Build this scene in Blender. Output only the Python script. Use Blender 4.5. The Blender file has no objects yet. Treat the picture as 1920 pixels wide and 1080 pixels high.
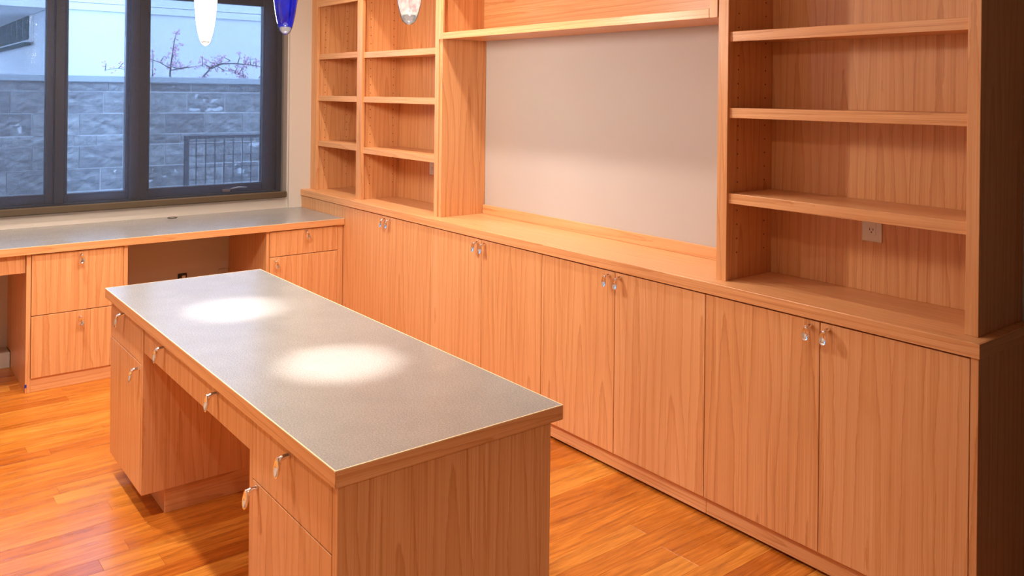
import bpy, bmesh, math, random
from mathutils import Vector, Matrix

# ------------------------------------------------------------------ camera, world, exposure
S = bpy.context.scene
C = S.collection
random.seed(7)

F_PX, PP_Y = 1577.45, 174.67
YAW, PITCH, ROLL = 51.905, 0.031, 0.633
CAM = Vector((5.615, -2.9298, 1.5787))
cam_d = bpy.data.cameras.new('camera')
cam = bpy.data.objects.new('camera', cam_d)
C.objects.link(cam)
cam_d.sensor_fit = 'HORIZONTAL'
cam_d.sensor_width = 36.0
cam_d.lens = F_PX / 1920 * 36.0
cam_d.shift_x = 0.0
cam_d.shift_y = -(540 - PP_Y) / 1920
cam_d.clip_start = 0.05
cy_, sy_ = math.cos(math.radians(YAW)), math.sin(math.radians(YAW))
fw = Vector((-sy_, cy_, 0)); rt = Vector((cy_, sy_, 0)); up = Vector((0, 0, 1))
p_ = math.radians(PITCH); r_ = math.radians(ROLL)
f2 = fw * math.cos(p_) + up * math.sin(p_); u2 = up * math.cos(p_) - fw * math.sin(p_)
r2 = rt * math.cos(r_) + u2 * math.sin(r_); u3 = u2 * math.cos(r_) - rt * math.sin(r_)
cam.matrix_world = Matrix(((r2.x, u3.x, -f2.x, CAM.x), (r2.y, u3.y, -f2.y, CAM.y), (r2.z, u3.z, -f2.z, CAM.z), (0, 0, 0, 1)))
S.camera = cam

W = bpy.data.worlds.new('dusk_sky'); S.world = W; W.use_nodes = True
bg = W.node_tree.nodes['Background']
bg.inputs['Color'].default_value = (0.40, 0.59, 1.0, 1)
bg.inputs['Strength'].default_value = 8.5
S.view_settings.view_transform = 'Standard'
S.view_settings.look = 'None'
S.view_settings.gamma = 1.0
S.view_settings.use_curve_mapping = False
S.view_settings.exposure = 0.0

WARM = (1.0, 0.86, 0.74)
P_PEND_WHITE = 250.0      # radiance of the glowing white glass
P_PEND = 150.0           # lamp inside the coloured pendants, watts
P_WASH = 70.0            # downlights in front of the shelves
P_AISLE = 150.0           # downlights over the aisle behind the island, plus one added fill lamp
P_SPOT = 430.0            # narrow spots over the island
P_FILL = 200.0           # unseen fill lamp added behind the camera
CEIL = 2.75

# ------------------------------------------------------------------ helpers
WPOS = {}
def wpos(o):
    return WPOS.get(o.name, Vector((0, 0, 0))) if o else Vector((0, 0, 0))
def tag(o, label=None, cat=None, group=None, kind=None):
    if label: o['label'] = label
    if cat: o['category'] = cat
    if group: o['group'] = group
    if kind: o['kind'] = kind
    return o
def thing(name, label, cat, loc, group=None):
    o = bpy.data.objects.new(name, None)
    o.empty_display_size = 0.05
    C.objects.link(o)
    o.location = loc
    WPOS[o.name] = Vector(loc)
    return tag(o, label, cat, group)
def link(name, me, parent, at, rotz=0.0):
    o = bpy.data.objects.new(name, me)
    C.objects.link(o)
    at = Vector(at)
    if parent: o.parent = parent
    o.location = at - wpos(parent)
    o.rotation_euler = (0, 0, rotz)
    WPOS[o.name] = at
    return o
def obj(name, bm, mat, parent=None, smooth=False):
    xs = [v.co for v in bm.verts]
    lo = Vector((min(v.x for v in xs), min(v.y for v in xs), min(v.z for v in xs)))
    hi = Vector((max(v.x for v in xs), max(v.y for v in xs), max(v.z for v in xs)))
    c = (lo + hi) / 2
    for v in bm.verts: v.co -= c
    me = bpy.data.meshes.new(name)
    if smooth:
        for f in bm.faces: f.smooth = True
    bm.normal_update()
    bm.to_mesh(me); bm.free()
    for m in (mat if isinstance(mat, (list, tuple)) else [mat]): me.materials.append(m)
    return link(name, me, parent, c)
def box(bm, x0, x1, y0, y1, z0, z1, bev=0.0, mi=0):
    if x0 > x1: x0, x1 = x1, x0
    if y0 > y1: y0, y1 = y1, y0
    if z0 > z1: z0, z1 = z1, z0
    r = bmesh.ops.create_cube(bm, size=1.0, matrix=Matrix.Translation(((x0 + x1) / 2, (y0 + y1) / 2, (z0 + z1) / 2)) @ Matrix.Diagonal((x1 - x0, y1 - y0, z1 - z0, 1)))
    fs = {f for v in r['verts'] for f in v.link_faces}
    for f in fs: f.material_index = mi
    if bev > 0:
        es = list({e for v in r['verts'] for e in v.link_edges})
        bmesh.ops.bevel(bm, geom=es, offset=bev, segments=1, affect='EDGES', profile=0.5)
    return bm
def B(*a, bev=0.0012):
    bm = bmesh.new()
    return box(bm, *a, bev=bev)
def boxes(lst, bev=0.0):
    bm = bmesh.new()
    for a in lst: box(bm, *a, bev=bev)
    return bm
def part(name, a, mat, parent, bev=0.0012):
    return obj(name, B(*a, bev=bev), mat, parent)
def lathe(bm, prof, n=32, c=(0, 0, 0), cap=True):
    rings = []
    for r, z in prof:
        rings.append([bm.verts.new((c[0] + r * math.cos(2 * math.pi * i / n), c[1] + r * math.sin(2 * math.pi * i / n), c[2] + z)) for i in range(n)])
    for a, b in zip(rings, rings[1:]):
        for i in range(n):
            bm.faces.new((a[i], a[(i + 1) % n], b[(i + 1) % n], b[i]))
    if cap:
        bm.faces.new(list(reversed(rings[0]))); bm.faces.new(rings[-1])
    return bm
def tube(bm, pts, rad, n=8):
    pts = [Vector(p) for p in pts]
    rads = rad if isinstance(rad, (list, tuple)) else [rad] * len(pts)
    prev = None; rings = []
    for i, p in enumerate(pts):
        d = (pts[min(i + 1, len(pts) - 1)] - pts[max(i - 1, 0)]).normalized()
        a = d.orthogonal().normalized() if prev is None else (prev - d * prev.dot(d)).normalized()
        prev = a; b = d.cross(a)
        rings.append([bm.verts.new(p + (a * math.cos(2 * math.pi * k / n) + b * math.sin(2 * math.pi * k / n)) * rads[i]) for k in range(n)])
    for a, b in zip(rings, rings[1:]):
        for k in range(n): bm.faces.new((a[k], a[(k + 1) % n], b[(k + 1) % n], b[k]))
    bm.faces.new(list(reversed(rings[0]))); bm.faces.new(rings[-1])
    return bm

# ------------------------------------------------------------------ materials
class N:
    def __init__(s, name):
        s.m = bpy.data.materials.new(name); s.m.use_nodes = True
        s.t = s.m.node_tree; s.t.nodes.clear()
        s.out = s.t.nodes.new('ShaderNodeOutputMaterial')
    def n(s, typ, **kw):
        nd = s.t.nodes.new('ShaderNode' + typ)
        for k, v in kw.items(): setattr(nd, k, v)
        return nd
    def l(s, a, b): s.t.links.new(a, b)
    def put(s, nd, key, v):
        if hasattr(v, 'is_linked') or isinstance(v, bpy.types.NodeSocket): s.l(v, nd.inputs[key])
        else: nd.inputs[key].default_value = v
    def math(s, op, a, b=None, c=None):
        nd = s.n('Math', operation=op)
        for i, v in enumerate((a, b, c)):
            if v is not None: s.put(nd, i, v)
        return nd.outputs[0]
    def noise(s, vec, scale, detail=2.0, rough=0.5, dist=0.0):
        nd = s.n('TexNoise')
        s.l(vec, nd.inputs['Vector']); nd.inputs['Scale'].default_value = scale
        nd.inputs['Detail'].default_value = detail; nd.inputs['Roughness'].default_value = rough
        nd.inputs['Distortion'].default_value = dist
        return nd.outputs['Fac']
    def xyz(s, x, y, z):
        nd = s.n('CombineXYZ')
        for i, v in enumerate((x, y, z)): s.put(nd, i, v)
        return nd.outputs[0]
    def ramp(s, fac, stops, interp='LINEAR'):
        nd = s.n('ValToRGB'); nd.color_ramp.interpolation = interp
        e = nd.color_ramp.elements
        while len(e) < len(stops): e.new(0.5)
        for i, (p, c) in enumerate(stops): e[i].position = p; e[i].color = (*c, 1)
        s.l(fac, nd.inputs[0]); return nd.outputs[0]
    def mix(s, fac, a, b, typ='MIX'):
        nd = s.n('MixRGB', blend_type=typ)
        s.put(nd, 0, fac); s.put(nd, 1, a if not isinstance(a, tuple) else (*a, 1)); s.put(nd, 2, b if not isinstance(b, tuple) else (*b, 1))
        return nd.outputs[0]
    def bsdf(s, color, rough=0.5, metal=0.0, spec=0.5, coat=0.0, bump=None, bstr=0.1, bdist=0.002, coat_rough=0.1):
        nd = s.n('BsdfPrincipled')
        s.put(nd, 'Base Color', color if not isinstance(color, tuple) else (*color, 1))
        s.put(nd, 'Roughness', rough); nd.inputs['Metallic'].default_value = metal
        nd.inputs['Specular IOR Level'].default_value = spec
        nd.inputs['Coat Weight'].default_value = coat; nd.inputs['Coat Roughness'].default_value = coat_rough
        if bump is not None:
            b = s.n('Bump'); b.inputs['Strength'].default_value = bstr; b.inputs['Distance'].default_value = bdist
            s.l(bump, b.inputs['Height']); s.l(b.outputs[0], nd.inputs['Normal'])
        s.l(nd.outputs[0], s.out.inputs[0])
        return s.m

def plain(name, col, rough=0.5, metal=0.0, spec=0.5):
    return N(name).bsdf(col, rough, metal, spec)

def wood(name, axis, light, mid, dark, rough=0.33, width=0.17, rings=30.0, slope=0.8, amp=1.0, rand=0.10):
    m = N(name)
    tc = m.n('TexCoord'); oi = m.n('ObjectInfo')
    sep = m.n('SeparateXYZ'); m.l(tc.outputs['Object'], sep.inputs[0])
    x, y, z = sep.outputs
    rnd = oi.outputs['Random']
    if axis == 'z': al = z; ac = m.math('ADD', x, y)
    elif axis == 'x': al = x; ac = m.math('ADD', y, z)
    else: al = y; ac = m.math('ADD', x, z)
    al = m.math('ADD', al, m.math('MULTIPLY', rnd, 37.0))
    ac0 = m.math('ADD', ac, m.math('MULTIPLY', rnd, 11.3))
    # slow wander of the grain along the board
    v1 = m.xyz(m.math('MULTIPLY', ac0, 5.0), m.math('MULTIPLY', al, 0.9), m.math('MULTIPLY', rnd, 5.0))
    wob = m.math('SUBTRACT', m.noise(v1, 1.0, 2.0), 0.5)
    v2 = m.xyz(m.math('MULTIPLY', ac0, 50.0), m.math('MULTIPLY', al, 14.0), 0.0)
    jag = m.math('SUBTRACT', m.noise(v2, 1.0, 3.0, 0.6), 0.5)
    acw = m.math('ADD', ac0, m.math('MULTIPLY', wob, 0.045))
    pp = m.math('SUBTRACT', m.math('PINGPONG', acw, width), width * 0.42)
    hyp = m.math('SQRT', m.math('ADD', m.math('MULTIPLY', pp, pp), 0.0004))
    t = m.math('ADD', m.math('MULTIPLY', hyp, rings), m.math('MULTIPLY', al, slope))
    t = m.math('ADD', t, m.math('MULTIPLY', wob, 2.4))
    t = m.math('ADD', t, m.math('MULTIPLY', jag, 0.28))
    fr = m.math('FRACT', t)
    ring = m.ramp(fr, [(0.0, (0.05,) * 3), (0.5, (0.18,) * 3), (0.82, (0.5,) * 3), (0.95, (1.0,) * 3), (1.0, (0.05,) * 3)])
    # straight fine fibre lines
    v3 = m.xyz(m.math('MULTIPLY', ac0, 300.0), m.math('MULTIPLY', al, 1.7), 0.0)
    fib = m.noise(v3, 1.0, 3.0, 0.6)
    v4 = m.xyz(m.math('MULTIPLY', ac0, 900.0), m.math('MULTIPLY', al, 26.0), 0.0)
    pore = m.noise(v4, 1.0, 1.0)
    v5 = m.xyz(m.math('MULTIPLY', ac0, 14.0), m.math('MULTIPLY', al, 0.5), 3.0)
    band = m.ramp(m.noise(v5, 1.0, 2.0, 0.6), [(0.4, (0.25,) * 3), (0.6, (1.0,) * 3)])
    fibm = m.math('ADD', m.math('MULTIPLY', m.math('SUBTRACT', fib, 0.5), m.math('ADD', m.math('MULTIPLY', band, 1.2), 0.25)), 0.42)
    k = m.math('ADD', m.math('MULTIPLY', ring, 0.36 * amp), m.math('MULTIPLY', fibm, 1.1 * amp))
    k = m.math('ADD', k, m.math('MULTIPLY', pore, 0.16 * amp))
    k = m.math('ADD', k, m.math('MULTIPLY', wob, 0.35))
    k = m.math('ADD', m.math('SUBTRACT', k, 0.17 * amp), m.math('MULTIPLY', m.math('SUBTRACT', rnd, 0.5), rand))
    col = m.ramp(k, [(0.05, light), (0.5, mid), (1.0, dark)])
    return m.bsdf(col, rough, 0.0, 0.42, bump=fib, bstr=0.04, bdist=0.0008)

WL, WM, WD = (0.84, 0.49, 0.255), (0.71, 0.35, 0.15), (0.50, 0.20, 0.065)
wood_v = wood('fir_veneer_vertical', 'z', WL, WM, WD)
wood_x = wood('fir_board_along_shelves', 'x', WL, WM, WD, width=0.09, rings=55, slope=1.0)
wood_y = wood('fir_board_along_window', 'y', WL, WM, WD, width=0.09, rings=55, slope=1.0)
wood_in = wood('carcass_veneer', 'z', WL, WM, WD, amp=0.8)
edge_pale = plain('pale_edge_line', (0.85, 0.68, 0.42), 0.5)
gap_shade = plain('painted_gap_shade', (0.03, 0.018, 0.01), 0.8)  # near-black colour stands in for the shadow under the base cabinets

def floor_mat(name):
    m = N(name)
    tc = m.n('TexCoord'); oi = m.n('ObjectInfo')
    sep = m.n('SeparateXYZ'); m.l(tc.outputs['Object'], sep.inputs[0])
    x, y, z = sep.outputs; rnd = oi.outputs['Random']
    ac = m.math('ADD', x, m.math('MULTIPLY', rnd, 9.0)); al = m.math('ADD', y, m.math('MULTIPLY', rnd, 31.0))
    v1 = m.xyz(m.math('MULTIPLY', ac, 34.0), m.math('MULTIPLY', al, 2.6), 0.0)
    n1 = m.noise(v1, 1.0, 5.0, 0.65, 0.9)
    v2 = m.xyz(m.math('MULTIPLY', ac, 260.0), m.math('MULTIPLY', al, 9.0), 0.0)
    n2 = m.noise(v2, 1.0, 2.0)
    base = m.ramp(rnd, [(0.0, (0.40, 0.105, 0.012)), (0.2, (0.48, 0.145, 0.017)), (0.75, (0.55, 0.19, 0.025)), (1.0, (0.62, 0.26, 0.044))])
    k = m.math('ADD', m.math('MULTIPLY', n1, 0.75), m.math('MULTIPLY', n2, 0.35))
    shade = m.ramp(k, [(0.34, (1.4, 1.5, 1.7)), (0.55, (0.95, 0.92, 0.88)), (0.74, (0.55, 0.45, 0.36))])
    col = m.mix(1.0, base, shade, 'MULTIPLY')
    rr = m.math('ADD', 0.2, m.math('MULTIPLY', n1, 0.12))
    return m.bsdf(col, rr, 0.0, 0.5, bump=n2, bstr=0.03, bdist=0.0006)
floor_wood = floor_mat('tigerwood_strip')

def laminate(name):
    m = N(name)
    tc = m.n('TexCoord')
    n1 = m.noise(tc.outputs['Object'], 7.0, 3.0, 0.6)
    n2 = m.noise(tc.outputs['Object'], 210.0, 3.0, 0.7)
    n3 = m.noise(tc.outputs['Object'], 420.0, 2.0, 0.6)
    k = m.math('ADD', m.math('MULTIPLY', n1, 0.17), m.math('ADD', m.math('MULTIPLY', n2, 0.68), m.math('MULTIPLY', n3, 0.35)))
    col = m.ramp(k, [(0.34, (0.165, 0.160, 0.152)), (0.60, (0.275, 0.268, 0.256)), (0.86, (0.41, 0.40, 0.385))])
    return m.bsdf(col, 0.25, 0.0, 1.0, bump=n2, bstr=0.03, bdist=0.0006)
lam = laminate('grey_laminate')

def paint(name, col, s=0.03):
    m = N(name)
    tc = m.n('TexCoord')
    n1 = m.noise(tc.outputs['Object'], 90.0, 3.0, 0.6)
    n0 = m.noise(tc.outputs['Object'], 1.2, 2.0, 0.5)
    c = m.ramp(n0, [(0.3, tuple(v * (1 - s) for v in col)), (0.7, tuple(min(1, v * (1 + s)) for v in col))])
    return m.bsdf(c, 0.75, 0.0, 0.3, bump=n1, bstr=0.05, bdist=0.001)
wall_paint = paint('cream_wall_paint', (0.62, 0.58, 0.535))
niche_paint = paint('warm_grey_niche_paint', (0.51, 0.472, 0.455))
ceil_paint = paint('ceiling_paint', (0.78, 0.76, 0.72))
front_paint = paint('taupe_wall_paint', (0.60, 0.55, 0.49))
blocker_paint = paint('dark_blocker_paint', (0.05, 0.045, 0.045))  # only for the added light-blocking wall
chrome = plain('polished_chrome', (0.95, 0.95, 0.96), 0.05, 1.0)
steel = plain('brushed_steel', (0.55, 0.53, 0.5), 0.3, 1.0)
dark_steel = plain('dark_bronze_metal', (0.10, 0.085, 0.07), 0.35, 1.0)
white_plastic = plain('white_plastic', (0.78, 0.76, 0.73), 0.35)
dark_plastic = plain('black_plastic', (0.01, 0.01, 0.011), 0.5)
slot_dark = plain('slot_dark', (0.02, 0.015, 0.015), 0.7)
hole_dark = plain('pin_hole_dark', (0.10, 0.035, 0.012), 0.8)
win_frame = plain('charcoal_window_frame', (0.048, 0.053, 0.072), 0.42)
hem_brown = plain('bronze_hem_bar', (0.085, 0.06, 0.035), 0.45)
tape_blue = plain('blue_masking_tape', (0.02, 0.03, 0.42), 0.6)

def see_through(name, tint, fac_solid, solid, rough=0.9, translucent=None, weave=None):
    # woven mesh: holes let light straight through, threads scatter it
    m = N(name)
    tr = m.n('BsdfTransparent'); tr.inputs[0].default_value = (*tint, 1)
    df = m.n('BsdfDiffuse'); df.inputs[0].default_value = (*solid, 1)
    mx = m.n('MixShader')
    if translucent:
        tl = m.n('BsdfTranslucent'); tl.inputs[0].default_value = (*translucent, 1)
        ad = m.n('AddShader'); m.l(df.outputs[0], ad.inputs[0]); m.l(tl.outputs[0], ad.inputs[1]); df = ad
    if weave:
        tc = m.n('TexCoord'); sep = m.n('SeparateXYZ'); m.l(tc.outputs['Object'], sep.inputs[0])
        a = m.math('PINGPONG', m.math('MULTIPLY', sep.outputs[1], weave), 1.0)
        b = m.math('PINGPONG', m.math('MULTIPLY', sep.outputs[2], weave), 1.0)
        w = m.math('MAXIMUM', a, b)
        fac = m.math('MULTIPLY', m.math('ADD', m.math('MULTIPLY', w, 0.6), 0.6), fac_solid)
        m.l(fac, mx.inputs[0])
    else:
        mx.inputs[0].default_value = fac_solid
    m.l(tr.outputs[0], mx.inputs[1]); m.l(df.outputs[0], mx.inputs[2])
    m.l(mx.outputs[0], m.out.inputs[0])
    return m.m
shade_fabric = see_through('solar_shade_mesh', (1, 1, 1), 0.30, (0.05, 0.05, 0.056), translucent=(0.085, 0.09, 0.11), weave=420.0)
screen_mesh = see_through('insect_screen_mesh', (1, 1, 1), 0.24, (0.10, 0.11, 0.13), weave=330.0)

def thin_glass(name, tint=(1, 1, 1), ior=1.45):
    m = N(name)
    fr = m.n('Fresnel'); fr.inputs[0].default_value = ior
    tr = m.n('BsdfTransparent'); tr.inputs[0].default_value = (*tint, 1)
    gl = m.n('BsdfGlossy'); gl.inputs['Roughness'].default_value = 0.02
    mx = m.n('MixShader'); m.l(fr.outputs[0], mx.inputs[0]); m.l(tr.outputs[0], mx.inputs[1]); m.l(gl.outputs[0], mx.inputs[2])
    m.l(mx.outputs[0], m.out.inputs[0]); return m.m
pane_glass = thin_glass('window_glass', (0.9, 0.94, 0.95), 1.18)
clear_glass = thin_glass('clear_pendant_glass', (0.97, 0.97, 0.97), 1.5)

def glow(name, col, strength):
    m = N(name); e = m.n('Emission'); e.inputs[0].default_value = (*col, 1); e.inputs[1].default_value = strength
    m.l(e.outputs[0], m.out.inputs[0]); return m.m
def lit_glass(name, kind):
    # coloured blown glass with a lamp inside: part of the light passes, part is scattered by the glass
    m = N(name); tc = m.n('TexCoord')
    if kind == 'blue':
        n1 = m.noise(tc.outputs['Object'], 22.0, 2.0)
        col = m.ramp(n1, [(0.3, (0.004, 0.006, 0.30)), (0.6, (0.004, 0.02, 0.75)), (0.85, (0.02, 0.08, 1.0))])
        tint, f = (0.30, 0.36, 0.75), 0.90; st = 0.85
    else:
        n1 = m.noise(tc.outputs['Object'], 26.0, 3.0, 0.6, 0.8)
        col = m.ramp(n1, [(0.3, (1.0, 0.92, 0.70)), (0.5, (1.0, 0.78, 0.66)), (0.62, (1.0, 0.45, 0.40)), (0.75, (0.85, 0.80, 0.74))])
        tint, f = (1.0, 0.86, 0.72), 0.93; st = 1.35
    e = m.n('Emission'); m.l(col, e.inputs[0]); e.inputs[1].default_value = st
    g = m.n('BsdfGlossy'); g.inputs['Roughness'].default_value = 0.08
    tr = m.n('BsdfTransparent'); tr.inputs[0].default_value = (*tint, 1)
    m1 = m.n('MixShader'); m1.inputs[0].default_value = 0.08; m.l(e.outputs[0], m1.inputs[1]); m.l(g.outputs[0], m1.inputs[2])
    m2 = m.n('MixShader'); m2.inputs[0].default_value = f; m.l(tr.outputs[0], m2.inputs[1]); m.l(m1.outputs[0], m2.inputs[2])
    m.l(m2.outputs[0], m.out.inputs[0]); return m.m
def tip_glass():
    # solid pale glass end of a pendant: weak emission stands in for scattered lamp light
    m = N('emissive_glass_tip')
    e = m.n('Emission'); e.inputs[0].default_value = (1.0, 0.86, 0.78, 1); e.inputs[1].default_value = 0.62
    g = m.n('BsdfGlossy'); g.inputs['Roughness'].default_value = 0.03
    tr = m.n('BsdfTransparent'); fr = m.n('Fresnel'); fr.inputs[0].default_value = 1.5
    a = m.n('MixShader'); a.inputs[0].default_value = 0.62; m.l(tr.outputs[0], a.inputs[1]); m.l(e.outputs[0], a.inputs[2])
    b = m.n('MixShader'); m.l(fr.outputs[0], b.inputs[0]); m.l(a.outputs[0], b.inputs[1]); m.l(g.outputs[0], b.inputs[2])
    m.l(b.outputs[0], m.out.inputs[0]); return m.m
tip_mat = tip_glass()
white_glow = glow('lit_white_glass', (1.0, 0.87, 0.70), P_PEND_WHITE)
blue_glass = lit_glass('cobalt_glass', 'blue')
swirl_glass = lit_glass('pink_cream_swirl_glass', 'swirl')
bulb_glow = glow('bulb_glow', (1.0, 0.85, 0.65), 12.0)
lamp_glow = glow('downlight_lens', (1.0, 0.86, 0.68), 6.0)

def stone_mat():
    m = N('split_face_stone'); tc = m.n('TexCoord'); oi = m.n('ObjectInfo')
    mp = m.n('Mapping'); mp.inputs['Scale'].default_value = (1, 0.45, 1.2); m.l(tc.outputs['Object'], mp.inputs[0])
    n1 = m.noise(mp.outputs[0], 16.0, 5.0, 0.75)
    n2 = m.noise(mp.outputs[0], 75.0, 4.0, 0.75)
    k = m.math('ADD', m.math('MULTIPLY', n1, 0.7), m.math('ADD', m.math('MULTIPLY', n2, 0.4), m.math('MULTIPLY', oi.outputs['Random'], 0.12)))
    col = m.ramp(k, [(0.38, (0.09, 0.092, 0.096)), (0.58, (0.23, 0.232, 0.235)), (0.8, (0.46, 0.46, 0.455))])
    return m.bsdf(col, 0.9, bump=k, bstr=0.6, bdist=0.02)
stone = stone_mat()
mortar = paint('pale_mortar', (0.62, 0.63, 0.64))
cap_conc = paint('concrete_cap', (0.40, 0.44, 0.46))
siding = paint('white_siding', (0.80, 0.82, 0.84))
groove = plain('siding_groove', (0.30, 0.34, 0.40), 0.8)
house_glass = plain('teal_reflection_house_glass', (0.008, 0.075, 0.068), 0.8, 0.0, 0.1)  # teal base colour stands in for greenery reflected in the panes
leaf_green = plain('leaf_green', (0.06, 0.22, 0.05), 0.6)
bark = plain('grey_bark', (0.10, 0.085, 0.085), 0.9)
petal = plain('pink_petal', (0.76, 0.47, 0.60), 0.8)
rail_metal = plain('dark_rail_metal', (0.035, 0.04, 0.05), 0.5)
ground_mat = paint('gravel_ground', (0.20, 0.20, 0.19))

# ------------------------------------------------------------------ room shell
XR, YF = 9.0, -4.4
WALLY = -0.045
fl = obj('floor', boxes([(-0.2, XR, YF, 0.15, -0.12, -0.013), (-0.2, 0.14, YF, 0.15, -0.013, 0), (4.622, XR, YF, 0.15, -0.013, 0),
                         (0.14, 4.622, YF, -3.0, -0.013, 0), (0.14, 4.622, -0.36, 0.15, -0.013, 0)]), floor_wood)
tag(fl, kind='structure')
PW = 0.083
x = 0.14; rows = 0
rng = random.Random(11)
while x < 4.622 - 1e-4:
    y = -3.0 ; first = True
    while y < -0.36 - 1e-4:
        L = rng.uniform(0.55, 1.25)
        if first: L = rng.uniform(0.15, 1.1); first = False
        y2 = min(y + L, -0.36)
        if -0.36 - y2 < 0.2: y2 = -0.36
        g = 0.0002
        bm = B(x + g, x + PW - g, y + g, y2 - g, -0.013, 0.0, bev=0.0004)
        obj('floor_plank', bm, floor_wood, fl)
        y = y2
    x += PW
ce = obj('ceiling', B(-0.2, XR, YF, 0.15, CEIL, CEIL + 0.12, bev=0), ceil_paint); tag(ce, kind='structure')
wb = obj('wall_back', B(-0.2, XR, WALLY, 0.15, 0, CEIL, bev=0), niche_paint); tag(wb, kind='structure')
OY0, OY1, OZ0, OZ1 = -3.55, -0.55, 0.845, 2.36        # window opening
wl = obj('wall_left', boxes([(-0.2, 0, -0.512, WALLY, 0, CEIL), (-0.2, 0, YF, -0.512, 0, 0.74),
                             (-0.2, -0.018, OY0, -0.512, 0.74, OZ0), (-0.2, -0.018, OY1, -0.512, OZ0, OZ1),
                             (-0.2, -0.018, OY0, -0.512, OZ1, CEIL), (-0.2, 0, YF, OY0, 0.74, CEIL)]), wall_paint)
tag(wl, kind='structure')
wr = obj('wall_right', B(XR, XR + 0.12, YF, 0.15, 0, CEIL, bev=0), front_paint); tag(wr, kind='structure')
wp = obj('wall_light_block', B(5.0, 5.1, -1.15, WALLY, 0, CEIL, bev=0), blocker_paint); tag(wp, kind='structure')  # unseen dark wall added to keep light off the cabinet end panel
wf = obj('wall_front', B(-0.2, XR, YF - 0.12, YF, 0, CEIL, bev=0), front_paint); tag(wf, kind='structure')
bb = obj('baseboard_left', boxes([(0.0, 0.135, -3.6, -2.216, 0, 0.085), (0.0, 0.135, -1.72, -0.934, 0, 0.085)], bev=0.002), wall_paint); tag(bb, kind='structure')

# ------------------------------------------------------------------ window
wt = thing('window_1', None, None, (-0.1, -2.0, OZ0)); tag(wt, 'dark grey three-pane window behind the mesh shade', None, kind='structure')
FX0, FX1 = -0.14, -0.045
obj('window_frame', boxes([(FX0, FX1, OY0, OY1, OZ0, 0.885), (FX0, FX1, OY0, OY1, 2.25, OZ1), (FX0, FX1, -0.585, OY1, 0.885, 2.25), (FX0, FX1, OY0, OY0 + 0.035, 0.885, 2.25),
                           (FX0, FX1 + 0.008, -1.555, -1.495, 0.885, 2.25), (FX0, FX1 + 0.008, -1.975, -1.922, 0.885, 2.25)], bev=0.003), win_frame, wt)
def sash(y0, y1, gy0, gy1, gz0, gz1, sc):
    sx0, sx1 = -0.105, -0.06
    o = obj('window_sash', boxes([(sx0, sx1, y0, gy0, 0.888, 2.247), (sx0, sx1, gy1, y1, 0.888, 2.247), (sx0, sx1, gy0, gy1, 0.888, gz0), (sx0, sx1, gy0, gy1, gz1, 2.247)], bev=0.002), win_frame, wt)
    obj('glazing_bead', boxes([(-0.075, -0.052, gy0 - 0.012, gy0, gz0 - 0.012, gz1 + 0.012), (-0.075, -0.052, gy1, gy1 + 0.012, gz0 - 0.012, gz1 + 0.012), (-0.075, -0.052, gy0, gy1, gz0 - 0.012, gz0), (-0.075, -0.052, gy0, gy1, gz1, gz1 + 0.012)], bev=0.002), win_frame, o)
    obj('pane', B(-0.086, -0.080, gy0, gy1, gz0, gz1, bev=0), pane_glass, o)
    if sc: obj('insect_screen', B(-0.0715, -0.0712, gy0, gy1, gz0, gz1, bev=0), screen_mesh, o)
    return o
sR = sash(-1.492, -0.588, -1.431, -0.686, 0.945, 2.165, True)
sM = sash(-1.919, -1.558, -1.902, -1.575, 0.942, 2.235, False)
sL = sash(-2.88, -1.978, -2.82, -2.022, 0.947, 2.165, True)
sK = sash(-3.512, -2.94, -3.46, -2.99, 0.947, 2.165, True)
bm = bmesh.new(); tube(bm, [(-0.05, -0.93, 0.905), (-0.03, -0.905, 0.915), (-0.028, -0.86, 0.922), (-0.03, -0.80, 0.918)], [0.004, 0.005, 0.006, 0.004], 8)
box(bm, -0.06, -0.045, -0.96, -0.91, 0.893, 0.912, bev=0.002)
obj('crank_latch', bm, steel, sR)

st = thing('roller_shade', 'sheer mesh roller shade lowered in front of the window', 'window shade', (0.012, -2.0, 0.836))
obj('shade_fabric', B(0.0117, 0.0123, -3.52, -0.534, 0.872, 2.5, bev=0), shade_fabric, st)
obj('hem_bar', B(0.003, 0.021, -3.522, -0.531, 0.836, 0.880, bev=0.006), hem_brown, st)
bm = bmesh.new(); tube(bm, [(0.035, -3.53, 2.5), (0.035, -0.53, 2.5)], 0.028, 20); obj('roller_tube', bm, hem_brown, st)
for yb in (-3.545, -0.53): part('mounting_bracket', (-0.0175, 0.06, yb, yb + 0.0145, 2.46, 2.54), steel, st, 0.002)

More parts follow.
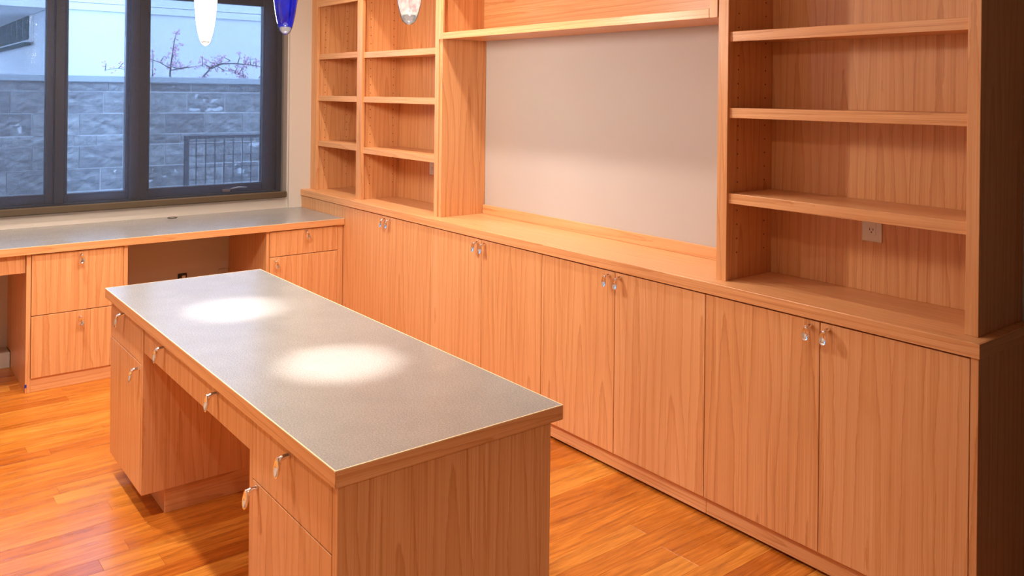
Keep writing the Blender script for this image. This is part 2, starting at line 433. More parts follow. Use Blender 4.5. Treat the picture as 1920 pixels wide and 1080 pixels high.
# ------------------------------------------------------------------ knob (one mesh, shared)
def knob_mesh(s=1.0):
    bm = bmesh.new()
    tube(bm, [(0, 0.0, 0.0), (0, -0.004, 0.0), (0, -0.014, -0.0005), (0, -0.022, -0.003), (0, -0.026, -0.009)], [0.0072, 0.0060, 0.0058, 0.0064, 0.0074], 14)
    n = 24; A, H = 0.0118, 0.0225; cz = -0.0195
    def ring(k, y, tilt=0.10):
        out = []
        for i in range(n):
            a = 2 * math.pi * i / n
            zz = H * k * math.sin(a); xx = A * k * math.cos(a) * (1.0 - 0.22 * math.sin(a))
            out.append(bm.verts.new((xx, y - tilt * (zz * -1.0), cz + zz)))
        return out
    rs = [ring(0.12, -0.0262), ring(0.5, -0.0274), ring(0.82, -0.0296), ring(0.95, -0.0312), ring(1.0, -0.0306), ring(1.0, -0.0288), ring(0.86, -0.0255), ring(0.5, -0.0225), ring(0.15, -0.0215)]
    for a, b in zip(rs, rs[1:]):
        for i in range(n): bm.faces.new((a[i], b[i], b[(i + 1) % n], a[(i + 1) % n]))
    bm.faces.new(rs[0]); bm.faces.new(list(reversed(rs[-1])))
    bmesh.ops.recalc_face_normals(bm, faces=bm.faces)
    for v in bm.verts: v.co *= s
    for f in bm.faces: f.smooth = True
    me = bpy.data.meshes.new('knob'); bm.to_mesh(me); bm.free(); me.materials.append(chrome)
    return me
KM = knob_mesh(1.12)
def knob(parent, at, rz=0.0):
    return link('knob', KM, parent, at, rz)

# ------------------------------------------------------------------ base cabinets along the back wall
HC, TC = 0.886, 0.043
CFY = -0.424          # counter front
DFY = -0.416          # door faces
J = lambda i: 0.2794 + 0.4733 * i
ZT = HC - TC - 0.001
XE = 4.562
def carcass(parent, x0, x1, yf, yb, z0, z1, t=0.018, mat=wood_in):
    return obj('carcass', boxes([(x0, x0 + t, yf, yb, z0, z1), (x1 - t, x1, yf, yb, z0, z1), (x0 + t, x1 - t, yf, yb, z0, z0 + t), (x0 + t, x1 - t, yb - 0.006, yb, z0 + t, z1), (x0 + t, x1 - t, yf + 0.02, yb, z1 - t, z1)]), mat, parent)
# blind corner
t = thing('corner_cabinet', 'plain fir corner cabinet panel rising behind the end of the window desk', 'cabinet', (0.4, -0.23, 0))
carcass(t, 0.002, J(1) - 0.001, -0.396, -0.048, 0.079, ZT)
part('front_panel', (0.002, J(1) - 0.002, DFY, -0.397, 0.079, ZT - 0.003), wood_v, t)
part('toe_kick', (0.002, J(1) - 0.001, -0.398, -0.380, 0.012, 0.078), wood_x, t)
part('shade_plinth', (0.002, J(1) - 0.001, -0.345, -0.06, 0, 0.0785), gap_shade, t)  # dark block added behind the raised toe kick as painted shade
cab_lab = ['fir double-door base cabinet nearest the window desk, chrome knobs', 'fir double-door base cabinet under the left end of the grey wall niche', 'fir double-door base cabinet under the right end of the grey wall niche', 'fir double-door base cabinet under the right bookcase, at the dark end']
for k in range(4):
    x0, xm, x1 = J(2 * k + 1), J(2 * k + 2), J(2 * k + 3)
    t = thing('base_cabinet', cab_lab[k], 'cabinet', ((x0 + x1) / 2, -0.23, 0), 'base cabinets under the long wooden counter')
    carcass(t, x0 + 0.0005, x1 - 0.0005, -0.395, -0.048, 0.079, ZT)
    xt = x1 - 0.0005 + (XE - x1 if k == 3 else 0)
    part('toe_kick', (x0 + 0.0005, xt, -0.398, -0.380, 0.012, 0.078), wood_x, t)
    part('shade_plinth', (x0 + 0.0005, xt, -0.345, -0.06, 0, 0.0785), gap_shade, t)  # painted shade block, as under the corner cabinet
    for (a, b, side) in ((x0, xm, 1), (xm, x1, -1)):
        g = 0.0014
        d = part('door', (a + g, b - g, DFY, -0.3965, 0.08, ZT - 0.005), wood_v, t)
        knob(d, (b - 0.033 if side > 0 else a + 0.031, DFY, 0.82))
    if k == 3:
        part('end_panel', (x1 + 0.0005, XE, DFY, -0.048, 0.0795, ZT), wood_v, t)
# long counter
t = thing('wooden_counter', 'long fir counter running along the back wall below the bookcases', 'counter', (2.28, -0.23, HC - TC))
part('counter_slab', (0.001, 4.5615, -0.418, -0.046, HC - TC, HC), wood_x, t, bev=0.0)
part('edge_band', (0.001, 4.5675, CFY, -0.4181, HC - TC, HC), wood_x, t)
part('end_band', (4.5616, 4.5675, -0.418, -0.046, HC - TC, HC), wood_y, t)
part('backsplash', (1.695, 3.589, -0.064, -0.0455, HC + 0.0005, HC + 0.051), wood_x, t)

# ------------------------------------------------------------------ bookcases
BY = -0.355; PY = -0.066   # face of the stiles, face of back panels
BT = 2.30
def pins(parent, cols, zs):
    bm = bmesh.new()
    for (x, y, nx) in cols:
        for z in zs:
            m4 = Matrix.Translation((x + nx * 0.0004, y, z)) @ Matrix.Rotation(math.pi / 2, 4, 'Y')
            bmesh.ops.create_cone(bm, cap_ends=True, segments=8, radius1=0.0031, radius2=0.0031, depth=0.0008, matrix=m4)
    o = obj('pin_holes', bm, hole_dark, parent); tag(o, kind='stuff'); return o
PZ = [HC + 0.10 + 0.0533 * i for i in range(24)]
t = thing('bookcase', 'tall two-bay fir bookcase beside the window, six adjustable shelves', 'bookcase', (0.85, -0.2, HC))
part('back_panel', (0.05, 1.663, PY, -0.0455, HC, BT), wood_v, t)
part('scribe_strip', (0.001, 0.045, BY + 0.004, -0.30, HC, BT), wood_v, t)
part('stile', (0.0455, 0.099, BY, -0.333, HC, BT), wood_v, t)
part('side_panel', (0.062, 0.0865, -0.3325, PY - 0.0005, HC, BT), wood_v, t)
part('stile', (0.697, 0.768, BY, -0.333, HC, BT), wood_v, t)
part('partition', (0.712, 0.752, -0.3325, PY - 0.0005, HC, BT), wood_v, t)
part('stile', (1.627, 1.664, BY, -0.333, HC, BT), wood_v, t)
part('side_panel', (1.6645, 1.691, -0.348, -0.0455, HC, BT), wood_v, t)
part('inner_panel', (1.636, 1.664, -0.3325, PY - 0.0005, HC, BT), wood_v, t)
part('top_rail', (0.0995, 0.6965, BY + 0.001, -0.333, 2.172, BT), wood_x, t)
part('top_rail', (0.7685, 1.6265, BY + 0.001, -0.333, 2.172, BT), wood_x, t)
part('top_panel', (0.0455, 1.664, BY, -0.0455, BT + 0.0005, BT + 0.02), wood_x, t)
ST = 0.0376
def shelf(parent, x0, x1, z):
    s = part('shelf', (x0, x1, -0.331, PY - 0.001, z - ST + 0.009, z - 0.0005), wood_x, parent)
    part('shelf_edge', (x0, x1, -0.3435, -0.3312, z - ST, z), wood_x, s)
for z in (1.2328, 1.5497, 1.8409): shelf(t, 0.0885, 0.7105, z)
for z in (1.2213, 1.5497, 1.8342): shelf(t, 0.7545, 1.6345, z)
pins(t, [(0.0865, -0.285, 1), (0.0865, -0.115, 1), (0.752, -0.285, 1), (0.752, -0.115, 1)], PZ)

t = thing('bookcase', 'wide fir bookcase at the dark right end of the counter, three shelves', 'bookcase', (4.06, -0.2, HC))
part('back_panel', (3.615, 4.505, PY, -0.0455, HC, BT), wood_v, t)
part('stile', (3.592, 3.638, BY, -0.333, HC, BT), wood_v, t)
part('side_panel', (3.593, 3.613, -0.3325, -0.0455, HC, BT), wood_v, t)
part('inner_panel', (3.6135, 3.632, -0.3325, PY - 0.0005, HC, BT), wood_v, t)
part('stile', (4.496, 4.534, BY, -0.333, HC, BT), wood_v, t)
part('side_panel', (4.508, 4.5335, -0.3325, -0.0455, HC, BT), wood_v, t)
part('top_rail', (3.6385, 4.4955, BY + 0.001, -0.333, 2.172, BT), wood_x, t)
part('top_panel', (3.592, 4.534, BY, -0.0455, BT + 0.0005, BT + 0.02), wood_x, t)
for z in (1.2145, 1.5342, 1.8197): shelf(t, 3.6365, 4.506, z)
pins(t, [(3.632, -0.285, 1), (3.632, -0.115, 1)], PZ)

t = thing('bridge_cabinet', 'open fir overhead cabinet bridging the niche between the two bookcases', 'cabinet', (2.64, -0.2, 1.876))
BZ = 1.876
part('bottom_panel', (1.692, 3.591, -0.336, -0.0455, BZ + 0.004, BZ + 0.026), wood_x, t)
part('bottom_rail', (1.7105, 3.5495, BY - 0.004, -0.3365, BZ, BZ + 0.036), wood_x, t)
part('stile', (1.6645, 1.71, BY - 0.004, -0.3485, BZ, BT), wood_v, t)
part('stile', (3.55, 3.589, BY - 0.004, -0.3365, BZ, BT), wood_v, t)
part('back_panel', (1.692, 3.591, PY, -0.0455, BZ + 0.0265, BT), wood_x, t)
part('top_rail', (1.7105, 3.5495, BY - 0.004, -0.3365, 2.2, BT), wood_x, t)
part('top_panel', (1.692, 3.591, -0.336, -0.0455, BT + 0.0005, BT + 0.02), wood_x, t)

# ------------------------------------------------------------------ outlets
def outlet(label, x, z, y, rz=0.0, plate_only=False):
    t = thing('wall_outlet', label, 'outlet', (x, y, z))
    def P(name, a, mat, par, bev=0.001):
        o = obj(name, B(*a, bev=bev), mat, par); return o
    P('cover_plate', (x - 0.037, x + 0.037, y - 0.006, y - 0.0003, z - 0.058, z + 0.058), white_plastic, t, 0.002)
    r = P('receptacle', (x - 0.0165, x + 0.0165, y - 0.0078, y - 0.0061, z - 0.0335, z + 0.0335), white_plastic, t, 0.0006)
    bm = bmesh.new()
    for s in (-1, 1):
        zz = z + s * 0.0185
        box(bm, x - 0.0072, x - 0.0048, y - 0.0082, y - 0.0079, zz + 0.0005, zz + 0.0085)
        box(bm, x + 0.0048, x + 0.0072, y - 0.0082, y - 0.0079, zz + 0.0005, zz + 0.0085)
        bmesh.ops.create_cone(bm, cap_ends=True, segments=10, radius1=0.0026, radius2=0.0026, depth=0.0003, matrix=Matrix.Translation((x, y - 0.008, zz - 0.0055)) @ Matrix.Rotation(math.pi / 2, 4, 'X'))
    tag(obj('slots', bm, slot_dark, r), kind='stuff')
    return t
outlet('white wall outlet below the lowest shelf of the right bookcase', 4.052, 1.124, PY)
outlet('white wall outlet beside the right stile of the left bookcase', 1.172, 1.124, PY)
# things on the wall under the window desk
t = thing('data_box', 'small black wall box under the window desk', 'wall box', (0.0, -1.232, 0.35))
part('box_body', (0.0005, 0.006, -1.262, -1.205, 0.30, 0.388), dark_plastic, t)
part('connector', (0.0062, 0.012, -1.238, -1.215, 0.345, 0.375), white_plastic, t)
part('connector', (0.0062, 0.012, -1.255, -1.244, 0.33, 0.36), steel, t)
t = thing('blank_plate', 'pale blank cover plate under the window desk beside the drawer unit', 'wall plate', (0.0, -0.965, 0.33))
part('cover_plate', (0.0005, 0.006, -1.0, -0.933, 0.27, 0.387), wall_paint, t, 0.002)
part('cap_screw', (0.0061, 0.0075, -0.972, -0.966, 0.33, 0.336), steel, t, 0.0005)

# ------------------------------------------------------------------ desk under the window
HD, TD, DX = 0.76, 0.0405, 0.6695
DY1, DY0 = -0.4185, -3.5
t = thing('window_desk_top', 'long grey laminate desk top with wood edge under the window', 'desk top', (0.33, -2.0, HD - TD))
obj('laminate_slab', boxes([(0.0005, 0.667, DY0, DY1, HD - TD, HD), (-0.0175, 0.0005, DY0, -0.514, 0.7405, HD)]), lam, t)
part('edge_band', (0.6672, DX, DY0, DY1, HD - TD, HD - 0.0022), wood_y, t, 0.0005)
part('edge_line', (0.6672, DX, DY0, DY1, HD - 0.0021, HD + 0.0002), edge_pale, t, 0)
# cable grommet
t = thing('cable_grommet', 'round metal cable grommet set in the grey window desk top', 'grommet', (0.036, -1.312, HD))
bm = bmesh.new(); lathe(bm, [(0.020, 0.0004), (0.030, 0.0004), (0.0295, 0.0025), (0.026, 0.0032), (0.0215, 0.0028), (0.0205, 0.001)], 28, (0.045, -1.312, HD), cap=False); obj('rim', bm, dark_steel, t, True)
bm = bmesh.new(); lathe(bm, [(0.0195, 0.0004), (0.0195, 0.0014), (0.012, 0.0018), (0.004, 0.0019)], 28, (0.045, -1.312, HD)); obj('cap', bm, steel, t)

FX = 0.657
t = thing('drawer_unit', 'two-drawer fir file unit under the left part of the window desk', 'drawer unit', (0.34, -1.97, 0))
part('side_panel', (0.1355, 0.652, -2.214, -2.1925, 0.0, HD - TD - 0.0005), wood_v, t)
part('side_panel', (0.1355, 0.652, -1.7465, -1.723, 0.0, HD - TD - 0.0005), wood_v, t)
part('back_panel', (0.001, 0.135, -2.214, -1.723, 0.087, HD - TD - 0.0005), wood_v, t)
part('carcass', (0.1355, 0.6365, -2.192, -1.747, 0.075, 0.71), wood_in, t)
part('toe_kick', (0.6, 0.648, -2.192, -1.747, 0.0, 0.072), wood_y, t)
for z0, z1, kz in ((0.398, 0.7145, 0.695), (0.0735, 0.394, 0.366)):
    d = part('drawer_front', (0.637, FX, -2.19, -1.7485, z0, z1), wood_v, t); knob(d, (FX, -1.96, kz), math.pi / 2)
t = thing('tape_scrap', 'tiny scrap of blue masking tape on the file unit toe corner', 'tape', (0.648, -2.2145, 0.035))
obj('tape_piece', boxes([(0.636, 0.6532, -2.2152, -2.2144, 0.026, 0.042), (0.6524, 0.6532, -2.2144, -2.208, 0.03, 0.046)]), tape_blue, t)

t = thing('drawer_unit', 'fir unit with drawer over door at the corner end of the window desk', 'drawer unit', (0.34, -0.675, 0))
part('side_panel', (0.001, 0.652, -0.931, -0.912, 0.0, HD - TD - 0.0005), wood_v, t)
part('carcass', (0.001, 0.6365, -0.9115, -0.44, 0.075, 0.71), wood_in, t)
part('filler_stile', (0.6368, 0.652, -0.4585, -0.4195, 0.0, HD - TD - 0.0005), wood_v, t)
part('toe_kick', (0.6, 0.6365, -0.9115, -0.44, 0.0, 0.072), wood_y, t)
d = part('drawer_front', (0.637, FX, -0.910, -0.461, 0.5605, 0.7145), wood_v, t); knob(d, (FX, -0.677, 0.699), math.pi / 2)
d = part('door', (0.637, FX, -0.910, -0.461, 0.0735, 0.5565), wood_v, t); knob(d, (FX, -0.878, 0.538), math.pi / 2)

t = thing('pencil_drawer', 'shallow fir pencil drawer hung under the far left of the window desk', 'drawer', (0.4, -2.7, 0.62))
part('drawer_box', (0.2, 0.62, -3.18, -2.23, 0.64, HD - TD - 0.0005), wood_in, t)
part('drawer_front', (0.6205, 0.64, -3.19, -2.216, 0.622, HD - TD - 0.0015), wood_v, t)
t = thing('desk_end_panel', 'fir end panel carrying the far left end of the window desk', 'panel', (0.34, -3.2, 0))
part('panel', (0.136, 0.652, -3.215, -3.193, 0, HD - TD - 0.0005), wood_v, t)

# ------------------------------------------------------------------ island
IX0, IX1, IY0, IY1 = 1.8622, 3.9583, -2.104, -1.4476
t = thing('island_worktop', 'grey laminate island top with wood edge lit by two bright pools', 'desk top', (2.91, -1.776, HD - 0.0385))
e = 0.003
ZI = HD - 0.0385
part('laminate_slab', (IX0 + e, IX1 - e, IY0 + e, IY1 - e, ZI, HD), lam, t, 0)
for nm, z0, z1, mats, bv in (('edge_band', ZI, HD - 0.0022, (wood_x, wood_y), 0.0005), ('edge_line', HD - 0.0021, HD + 0.0002, (edge_pale, edge_pale), 0)):
    part(nm, (IX0, IX1, IY0, IY0 + e - 0.0001, z0, z1), mats[0], t, bv)
    part(nm, (IX0, IX1, IY1 - e + 0.0001, IY1, z0, z1), mats[0], t, bv)
    part(nm, (IX0, IX0 + e - 0.0001, IY0 + e, IY1 - e, z0, z1), mats[1], t, bv)
    part(nm, (IX1 - e + 0.0001, IX1, IY0 + e, IY1 - e, z0, z1), mats[1], t, bv)
FY, BK = -2.084, -1.467
PZ0 = 0.09
def pedestal(label, x0, x1, s0, s1, knobs, zsplit):
    t = thing('island_pedestal', label, 'drawer unit', ((x0 + x1) / 2, -1.78, 0), 'pedestals under the island top')
    part('side_panel', (x0, x0 + s0, FY, BK, PZ0, ZI - 0.0005), wood_v, t)
    part('side_panel', (x1 - s1, x1, FY, BK, PZ0, ZI - 0.0005), wood_v, t)
    part('carcass', (x0 + s0 + 0.0005, x1 - s1 - 0.0005, FY + 0.021, BK, PZ0, ZI - 0.006), wood_in, t)
    part('toe_kick', (x0 + 0.06, x1 - 0.004, -2.0, BK - 0.05, 0, PZ0 - 0.0005), wood_y, t)
    a, b = x0 + s0 + 0.0015, x1 - s1 - 0.0015
    d = part('drawer_front', (a, b, FY - 0.001, FY + 0.0205, zsplit + 0.0013, ZI - 0.005), wood_v, t); knob(d, (knobs[0][0], FY - 0.001, knobs[0][1]))
    d = part('door', (a, b, FY - 0.001, FY + 0.0205, PZ0, zsplit - 0.0013), wood_v, t); knob(d, (knobs[1][0], FY - 0.001, knobs[1][1]))
    return t
pedestal('island drawer pedestal nearer the window, fir with two chrome pulls', 1.88, 2.362, 0.006, 0.016, ((2.105, 0.702), (2.322, 0.547)), 0.567)
pedestal('island drawer pedestal nearest the camera, showing its wide end panel', 3.415, 3.932, 0.025, 0.024, ((3.676, 0.693), (3.474, 0.539)), 0.5505)
t = thing('pencil_drawer', 'wide shallow fir drawer with two chrome pulls over the island kneehole', 'drawer', (2.9, -1.85, 0.614))
part('drawer_box', (2.39, 3.40, FY + 0.024, -1.55, 0.63, ZI - 0.0005), wood_in, t)
d = part('drawer_front', (2.3665, 3.4115, FY + 0.003, FY + 0.0235, 0.614, ZI - 0.004), wood_v, t)
knob(d, (2.621, FY + 0.003, 0.696)); knob(d, (3.15, FY + 0.003, 0.692))

# ------------------------------------------------------------------ pendants
PEND_Y = -1.776; TIP = 1.763
def pendant(label, x, core_mat, power, tipz, blue=False):
    t = thing('pendant_lamp', label, 'pendant lamp', (x, PEND_Y, tipz), 'blown glass pendants above the island')
    c = (x, PEND_Y, tipz)
    outer = [(0.0, 0.0), (0.010, 0.0025), (0.0165, 0.009), (0.0225, 0.022), (0.0285, 0.045), (0.0335, 0.072), (0.0405, 0.12), (0.0460, 0.18), (0.0490, 0.24), (0.0485, 0.30), (0.044, 0.35), (0.035, 0.39), (0.024, 0.42), (0.02, 0.43)]
    bm = bmesh.new(); lathe(bm, [(max(r, 0.0004), z) for r, z in outer], 40, c, cap=False); obj('clear_glass', bm, clear_glass, t, True)
    inner = [(0.0004, 0.0245), (0.010, 0.0255), (0.0185, 0.029), (0.0235, 0.036), (0.0295, 0.058), (0.0365, 0.10), (0.043, 0.17), (0.046, 0.24), (0.0455, 0.30), (0.041, 0.348), (0.032, 0.388), (0.021, 0.418)]
    bm = bmesh.new(); lathe(bm, inner, 40, c, cap=False); obj('coloured_glass', bm, core_mat, t, True)
    bm = bmesh.new(); lathe(bm, [(0.0003, 0.0042), (0.0085, 0.006), (0.0150, 0.0115), (0.0195, 0.0215), (0.0165, 0.0262), (0.0085, 0.0235), (0.0003, 0.0225)], 28, c, cap=False); obj('glass_tip', bm, tip_mat, t, True)
    if blue:
        bm = bmesh.new(); lathe(bm, [(0.0003, 0.0012), (0.005, 0.0022), (0.004, 0.0034), (0.0003, 0.0038)], 20, c); obj('blue_tip', bm, blue_glass, t, True)
    bm = bmesh.new(); lathe(bm, [(0.021, 0.415), (0.024, 0.43), (0.024, 0.47), (0.012, 0.485), (0.004, 0.49)], 24, c); obj('metal_cap', bm, steel, t, True)
    bm = bmesh.new(); tube(bm, [(x, PEND_Y, tipz + 0.488), (x, PEND_Y, CEIL - 0.02)], 0.0022, 8); obj('cord', bm, dark_plastic, t)
    bm = bmesh.new(); lathe(bm, [(0.012, CEIL - tipz - 0.03), (0.05, CEIL - tipz - 0.022), (0.056, CEIL - tipz - 0.001)], 28, c); obj('canopy', bm, steel, t, True)
    if power:
        bm = bmesh.new(); lathe(bm, [(0.002, 0.20), (0.008, 0.205), (0.011, 0.22), (0.011, 0.25), (0.006, 0.27)], 16, c); obj('bulb', bm, bulb_glow, t, True)
        ld = bpy.data.lights.new('pendant_light', 'POINT'); ld.energy = power; ld.color = WARM; ld.shadow_soft_size = 0.03
        lo = bpy.data.objects.new('pendant_light', ld); C.objects.link(lo); lo.parent = t; lo.location = (0, 0, 0.23)
    return t
pendant('glowing white glass pendant lamp in front of the window', 2.071, white_glow, 0, 1.763)
pendant('cobalt blue glass pendant lamp with clear tip', 2.893, blue_glass, P_PEND * 0.5, 1.770, True)
pendant('pink and cream swirled glass pendant lamp with clear tip', 3.700, swirl_glass, P_PEND * 1.4, 1.757)

# ------------------------------------------------------------------ recessed ceiling lamps
def downlight(label, x, y, power, angle, blend, aim=None, rad=0.04, col=WARM):
    t = thing('recessed_downlight', label, 'ceiling lamp', (x, y, CEIL), 'recessed ceiling downlights')
    bm = bmesh.new(); lathe(bm, [(0.045, -0.001), (0.075, -0.001), (0.074, -0.006), (0.05, -0.009), (0.045, -0.006)], 32, (x, y, CEIL), cap=False); obj('trim_ring', bm, white_plastic, t, True)
    bm = bmesh.new(); lathe(bm, [(0.044, -0.001), (0.044, -0.003), (0.02, -0.004)], 28, (x, y, CEIL)); obj('lens', bm, lamp_glow, t)
    ld = bpy.data.lights.new('downlight_lamp', 'SPOT'); ld.energy = power; ld.color = col; ld.spot_size = math.radians(angle); ld.spot_blend = blend; ld.shadow_soft_size = rad
    lo = bpy.data.objects.new('downlight_lamp', ld); C.objects.link(lo); lo.parent = t; lo.location = (0, 0, -0.02)
    if aim:
        dv = Vector(aim) - Vector((x, y, CEIL - 0.02)); lo.rotation_euler = dv.to_track_quat('-Z', 'Y').to_euler()
    return t
downlight('narrow recessed ceiling spot over the window half of the island', 2.50, -1.79, P_SPOT, 13.5, 1.0, rad=0.02, col=(1.0, 0.93, 0.86))
downlight('narrow recessed ceiling spot over the camera half of the island', 3.30, -1.765, P_SPOT, 13.5, 1.0, rad=0.02, col=(1.0, 0.93, 0.86))
for i, x in enumerate((0.95, 1.95, 2.75)):
    downlight(['ceiling downlight in front of the left bookcase', 'ceiling downlight in front of the left half of the niche', 'ceiling downlight in front of the right half of the niche'][i], x, -0.78, P_WASH, 130, 1.0)
for i, x in enumerate((1.3, 2.7, 2.75)):
    downlight(['ceiling downlight over the aisle between window desk and island', 'ceiling downlight over the kneehole side of the island', 'unseen fill downlight added toward the near wall to brighten the island fronts'][i], x, (-2.42, -2.42, -3.3)[i], P_AISLE * (1.15, 0.95, 0.85)[i], 130, 1.0)  # last lamp is an added fill for the island fronts
downlight('unseen fill downlight added behind the camera for the island end panel', 7.4, -2.7, P_FILL, 150, 0.6)  # added fill, no such lamp in view

# ------------------------------------------------------------------ outside the window
gr = obj('ground_outside', B(-14, -0.25, -8, 8, -0.45, -0.30, bev=0), ground_mat); tag(gr, kind='structure')
SX = -3.0
rw = thing('retaining_wall', 'split-face stone block garden wall outside the window', 'garden wall', (SX - 0.15, -0.8, -0.3))
obj('mortar_core', B(SX - 0.3, SX + 0.002, -5.2, 3.3, -0.3, 1.642, bev=0), mortar, rw)
def block_mesh(w, h, seed):
    rr = random.Random(seed); bm = bmesh.new()
    nx, nz = 9, max(3, int(h / 0.03))
    bmesh.ops.create_grid(bm, x_segments=nx, y_segments=nz, size=0.5)
    for v in bm.verts:
        u, s = v.co.x, v.co.y
        ed = min(1, min(0.5 - abs(u), 0.5 - abs(s)) * 7)
        v.co = Vector((0.010 + ed * rr.uniform(-0.006, 0.012), u * w, s * h))
    bd = [e for e in bm.edges if e.is_boundary]
    r = bmesh.ops.extrude_edge_only(bm, edges=bd)
    for v in [g for g in r['geom'] if isinstance(g, bmesh.types.BMVert)]: v.co.x = -0.05
    bmesh.ops.recalc_face_normals(bm, faces=bm.faces)
    me = bpy.data.meshes.new('stone_block'); bm.to_mesh(me); bm.free(); me.materials.append(stone)
    return me
courses = [(1.556, 1.642), (1.351, 1.556), (1.146, 1.351), (1.048, 1.146), (0.838, 1.048), (0.627, 0.838), (0.42, 0.627), (0.21, 0.42)]
rr = random.Random(3)
for ci, (z0, z1) in enumerate(courses):
    h = z1 - z0
    ms = [block_mesh(0.383 - 0.009, h - 0.011, 100 * ci + k) for k in range(4)]
    ms2 = [block_mesh(0.1915 - 0.009, h - 0.011, 100 * ci + 50 + k) for k in range(2)]
    off = {0: 0.12, 1: -0.302, 2: -0.126, 3: 0.02, 4: -0.126, 5: 0.06, 6: -0.126, 7: 0.06}[ci]
    y = off - 0.383 * 9
    while y < 2.6:
        if ci in (0, 3) and rr.random() < 0.35:
            link('stone_block', ms2[rr.randrange(2)], rw, (SX, y + 0.09575, (z0 + z1) / 2)); link('stone_block', ms2[rr.randrange(2)], rw, (SX, y + 0.2873, (z0 + z1) / 2))
        else:
            link('stone_block', ms[rr.randrange(4)], rw, (SX + rr.uniform(-0.008, 0.008), y + 0.1915, (z0 + z1) / 2))
        y += 0.383
part('cap_stone', (SX - 0.36, SX + 0.05, -5.2, 3.3, 1.643, 1.705), cap_conc, rw, 0.006)

# railing with wire mesh
RX = -2.2
t = thing('wire_railing', 'dark metal railing with wire mesh in front of the stone wall', 'railing', (RX, 0.2, -0.3))
part('post', (RX - 0.02, RX + 0.02, -0.562, -0.525, -0.3, 1.165), rail_metal, t, 0.002)
part('post', (RX - 0.02, RX + 0.02, 1.06, 1.1, -0.3, 1.165), rail_metal, t, 0.002)
part('top_rail', (RX - 0.02, RX + 0.02, -0.5245, 1.0595, 1.135, 1.165), rail_metal, t, 0.002)
for k in range(18):
    yy = -0.455 + 0.085 * k
    part('wire', (RX - 0.003, RX + 0.003, yy - 0.004, yy + 0.004, -0.25, 1.1348), rail_metal, t, 0)
for k in range(8):
    zz = 1.09 - 0.11 * k
    part('cross_wire', (RX - 0.006, RX - 0.0031, -0.5245, 1.0595, zz - 0.003, zz + 0.003), rail_metal, t, 0)

# flowering shrub behind the wall cap
sh = thing('flowering_shrub', 'bare shrub with pink blossoms behind the garden wall cap', 'shrub', (-3.5, -0.1, 1.2))
BR = [[(-3.5, -0.05, 1.5), (-3.45, 0.0, 1.72), (-3.42, 0.06, 1.80), (-3.40, 0.16, 1.85), (-3.38, 0.27, 1.90)],
      [(-3.42, 0.05, 1.80), (-3.40, 0.10, 1.845), (-3.4, 0.2, 1.865), (-3.38, 0.34, 1.87), (-3.36, 0.48, 1.86), (-3.36, 0.64, 1.835)],
      [(-3.5, -0.3, 1.5), (-3.44, -0.34, 1.75), (-3.42, -0.33, 1.90), (-3.41, -0.32, 2.0), (-3.4, -0.305, 2.12)],
      [(-3.43, -0.34, 1.80), (-3.42, -0.45, 1.86), (-3.4, -0.58, 1.90), (-3.4, -0.7, 1.89)],
      [(-3.43, -0.335, 1.78), (-3.41, -0.2, 1.81), (-3.4, -0.05, 1.835), (-3.39, 0.05, 1.83)],
      [(-3.46, -0.52, 1.55), (-3.44, -0.51, 1.78), (-3.42, -0.515, 1.9), (-3.42, -0.525, 1.99)],
      [(-3.44, -0.6, 1.6), (-3.42, -0.72, 1.76), (-3.41, -0.84, 1.79), (-3.4, -0.97, 1.765)],
      [(-3.40, 0.27, 1.90), (-3.39, 0.21, 1.93), (-3.38, 0.14, 1.92)], [(-3.38, 0.44, 1.865), (-3.38, 0.42, 1.95)], [(-3.41, -0.33, 1.93), (-3.4, -0.26, 1.96)],
      [(-3.45, 0.5, 1.6), (-3.42, 0.42, 1.74), (-3.4, 0.3, 1.78), (-3.4, 0.18, 1.80)], [(-3.45, 0.55, 1.6), (-3.42, 0.62, 1.75), (-3.4, 0.72, 1.80)],
      [(-3.41, -0.02, 1.83), (-3.4, -0.02, 1.93)], [(-3.42, -0.84, 1.785), (-3.4, -0.80, 1.85), (-3.4, -0.72, 1.88)]]
rr = random.Random(21)
for k in range(26):
    b = BR[rr.choice((0, 1, 2, 3, 4, 6, 10))]; i = rr.randrange(1, len(b)); p = Vector(b[i - 1]).lerp(Vector(b[i]), rr.random())
    if p.z < 1.70: p.z = 1.70
    q = p + Vector((rr.uniform(-0.02, 0.02), rr.uniform(-0.10, 0.10), rr.uniform(0.02, 0.09))); w = q + Vector((0, rr.uniform(-0.08, 0.08), rr.uniform(-0.02, 0.06)))
    BR.append([tuple(p), tuple(q), tuple(w)])
for b in BR:
    bm = bmesh.new(); r0 = 0.012 if len(b) > 4 else 0.006
    tube(bm, b, [r0 * (1 - 0.7 * i / (len(b) - 1)) for i in range(len(b))], 6); obj('branch', bm, bark, sh)
rr = random.Random(5)
bm = bmesh.new()
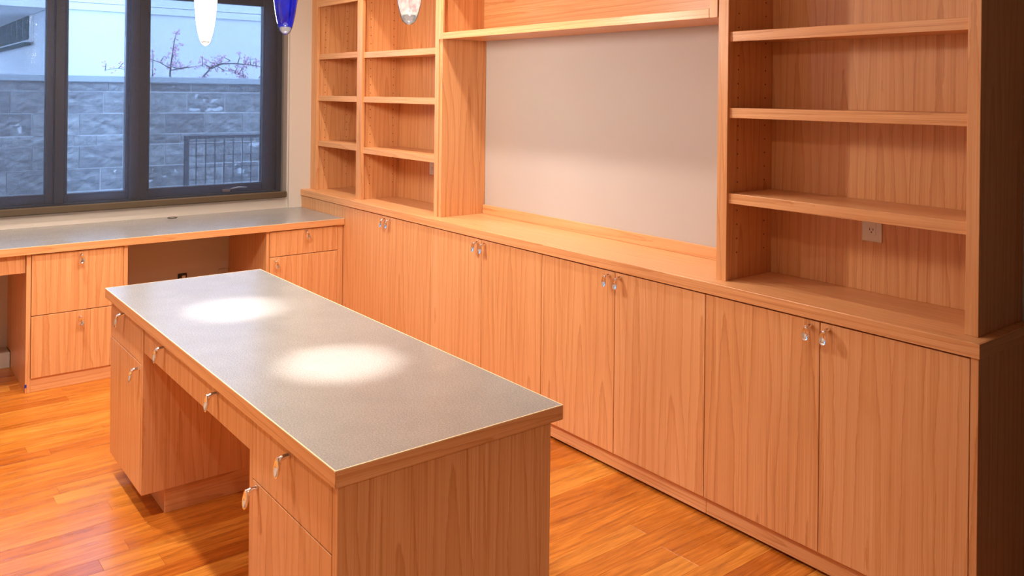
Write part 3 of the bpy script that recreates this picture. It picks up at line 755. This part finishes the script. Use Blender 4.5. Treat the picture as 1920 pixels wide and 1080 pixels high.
for k in range(420):
    b = BR[rr.randrange(len(BR))]; i = rr.randrange(1, len(b)); p = Vector(b[i - 1]).lerp(Vector(b[i]), rr.random())
    if p.z < 1.70: continue
    p += Vector((rr.uniform(-0.03, 0.03), rr.uniform(-0.04, 0.04), rr.uniform(-0.03, 0.03)))
    s = rr.uniform(0.009, 0.019)
    rot = Matrix.Rotation(rr.uniform(0, 6), 4, 'X') @ Matrix.Rotation(rr.uniform(0, 6), 4, 'Z')
    bmesh.ops.create_icosphere(bm, subdivisions=1, radius=s, matrix=Matrix.Translation(p) @ rot @ Matrix.Diagonal((1, 0.8, 0.55, 1)))
o = obj('blossoms', bm, petal, sh); tag(o, kind='stuff')

# neighbouring house
HX = -6.0
hs = thing('neighbour_house', 'pale sided house beyond the garden wall', 'house', (HX - 3, 1, -0.3))
obj('wall', B(HX - 5, HX, -1.02, 7.0, -0.3, 3.6, bev=0), siding, hs)
for (z0, z1) in ((2.566, 2.655), (2.661, 2.80), (2.806, 3.2)):
    part('siding_board', (HX + 0.001, HX + 0.03, -1.05, 7.0, z0, z1), siding, hs, 0.003)
obj('board_shadow_gap', boxes([(HX + 0.001, HX + 0.012, -1.05, 7.0, 2.655, 2.661), (HX + 0.001, HX + 0.012, -1.05, 7.0, 2.8, 2.806)]), groove, hs)
part('eave', (HX - 5, HX + 0.03, -4.2, -1.051, 2.56, 2.75), siding, hs, 0.003)
wn = part('window_frame', (HX - 4.6, HX - 1.25, -1.06, -1.0201, 2.20, 2.98), siding, hs, 0.003)
for k in range(6):
    x0 = HX - 4.55 + k * 0.545
    part('pane', (x0, x0 + 0.47, -1.068, -1.0602, 2.24, 2.95), house_glass, wn, 0.001)
part('sill', (HX - 4.65, HX - 1.2, -1.14, -1.0605, 2.155, 2.195), house_glass, wn, 0.002)
bm = bmesh.new()
rr = random.Random(9)
for k in range(40):
    p = Vector((-4.4 + rr.uniform(-0.15, 0.15), -1.98 + rr.uniform(-0.2, 0.08), 1.80 + rr.uniform(-0.12, 0.12)))
    bmesh.ops.create_icosphere(bm, subdivisions=1, radius=rr.uniform(0.02, 0.05), matrix=Matrix.Translation(p) @ Matrix.Rotation(rr.uniform(0, 6), 4, 'X') @ Matrix.Diagonal((1, 1, 0.3, 1)))
lt = thing('leafy_bush', 'small green bush tip at the left edge behind the garden wall', 'bush', (-4.4, -2.0, -0.3))
obj('leaves', bm, leaf_green, lt)
bm = bmesh.new(); tube(bm, [(-4.4, -2.03, -0.3), (-4.41, -2.02, 0.8), (-4.4, -2.0, 1.8)], [0.03, 0.02, 0.008], 8); obj('stem', bm, bark, lt)
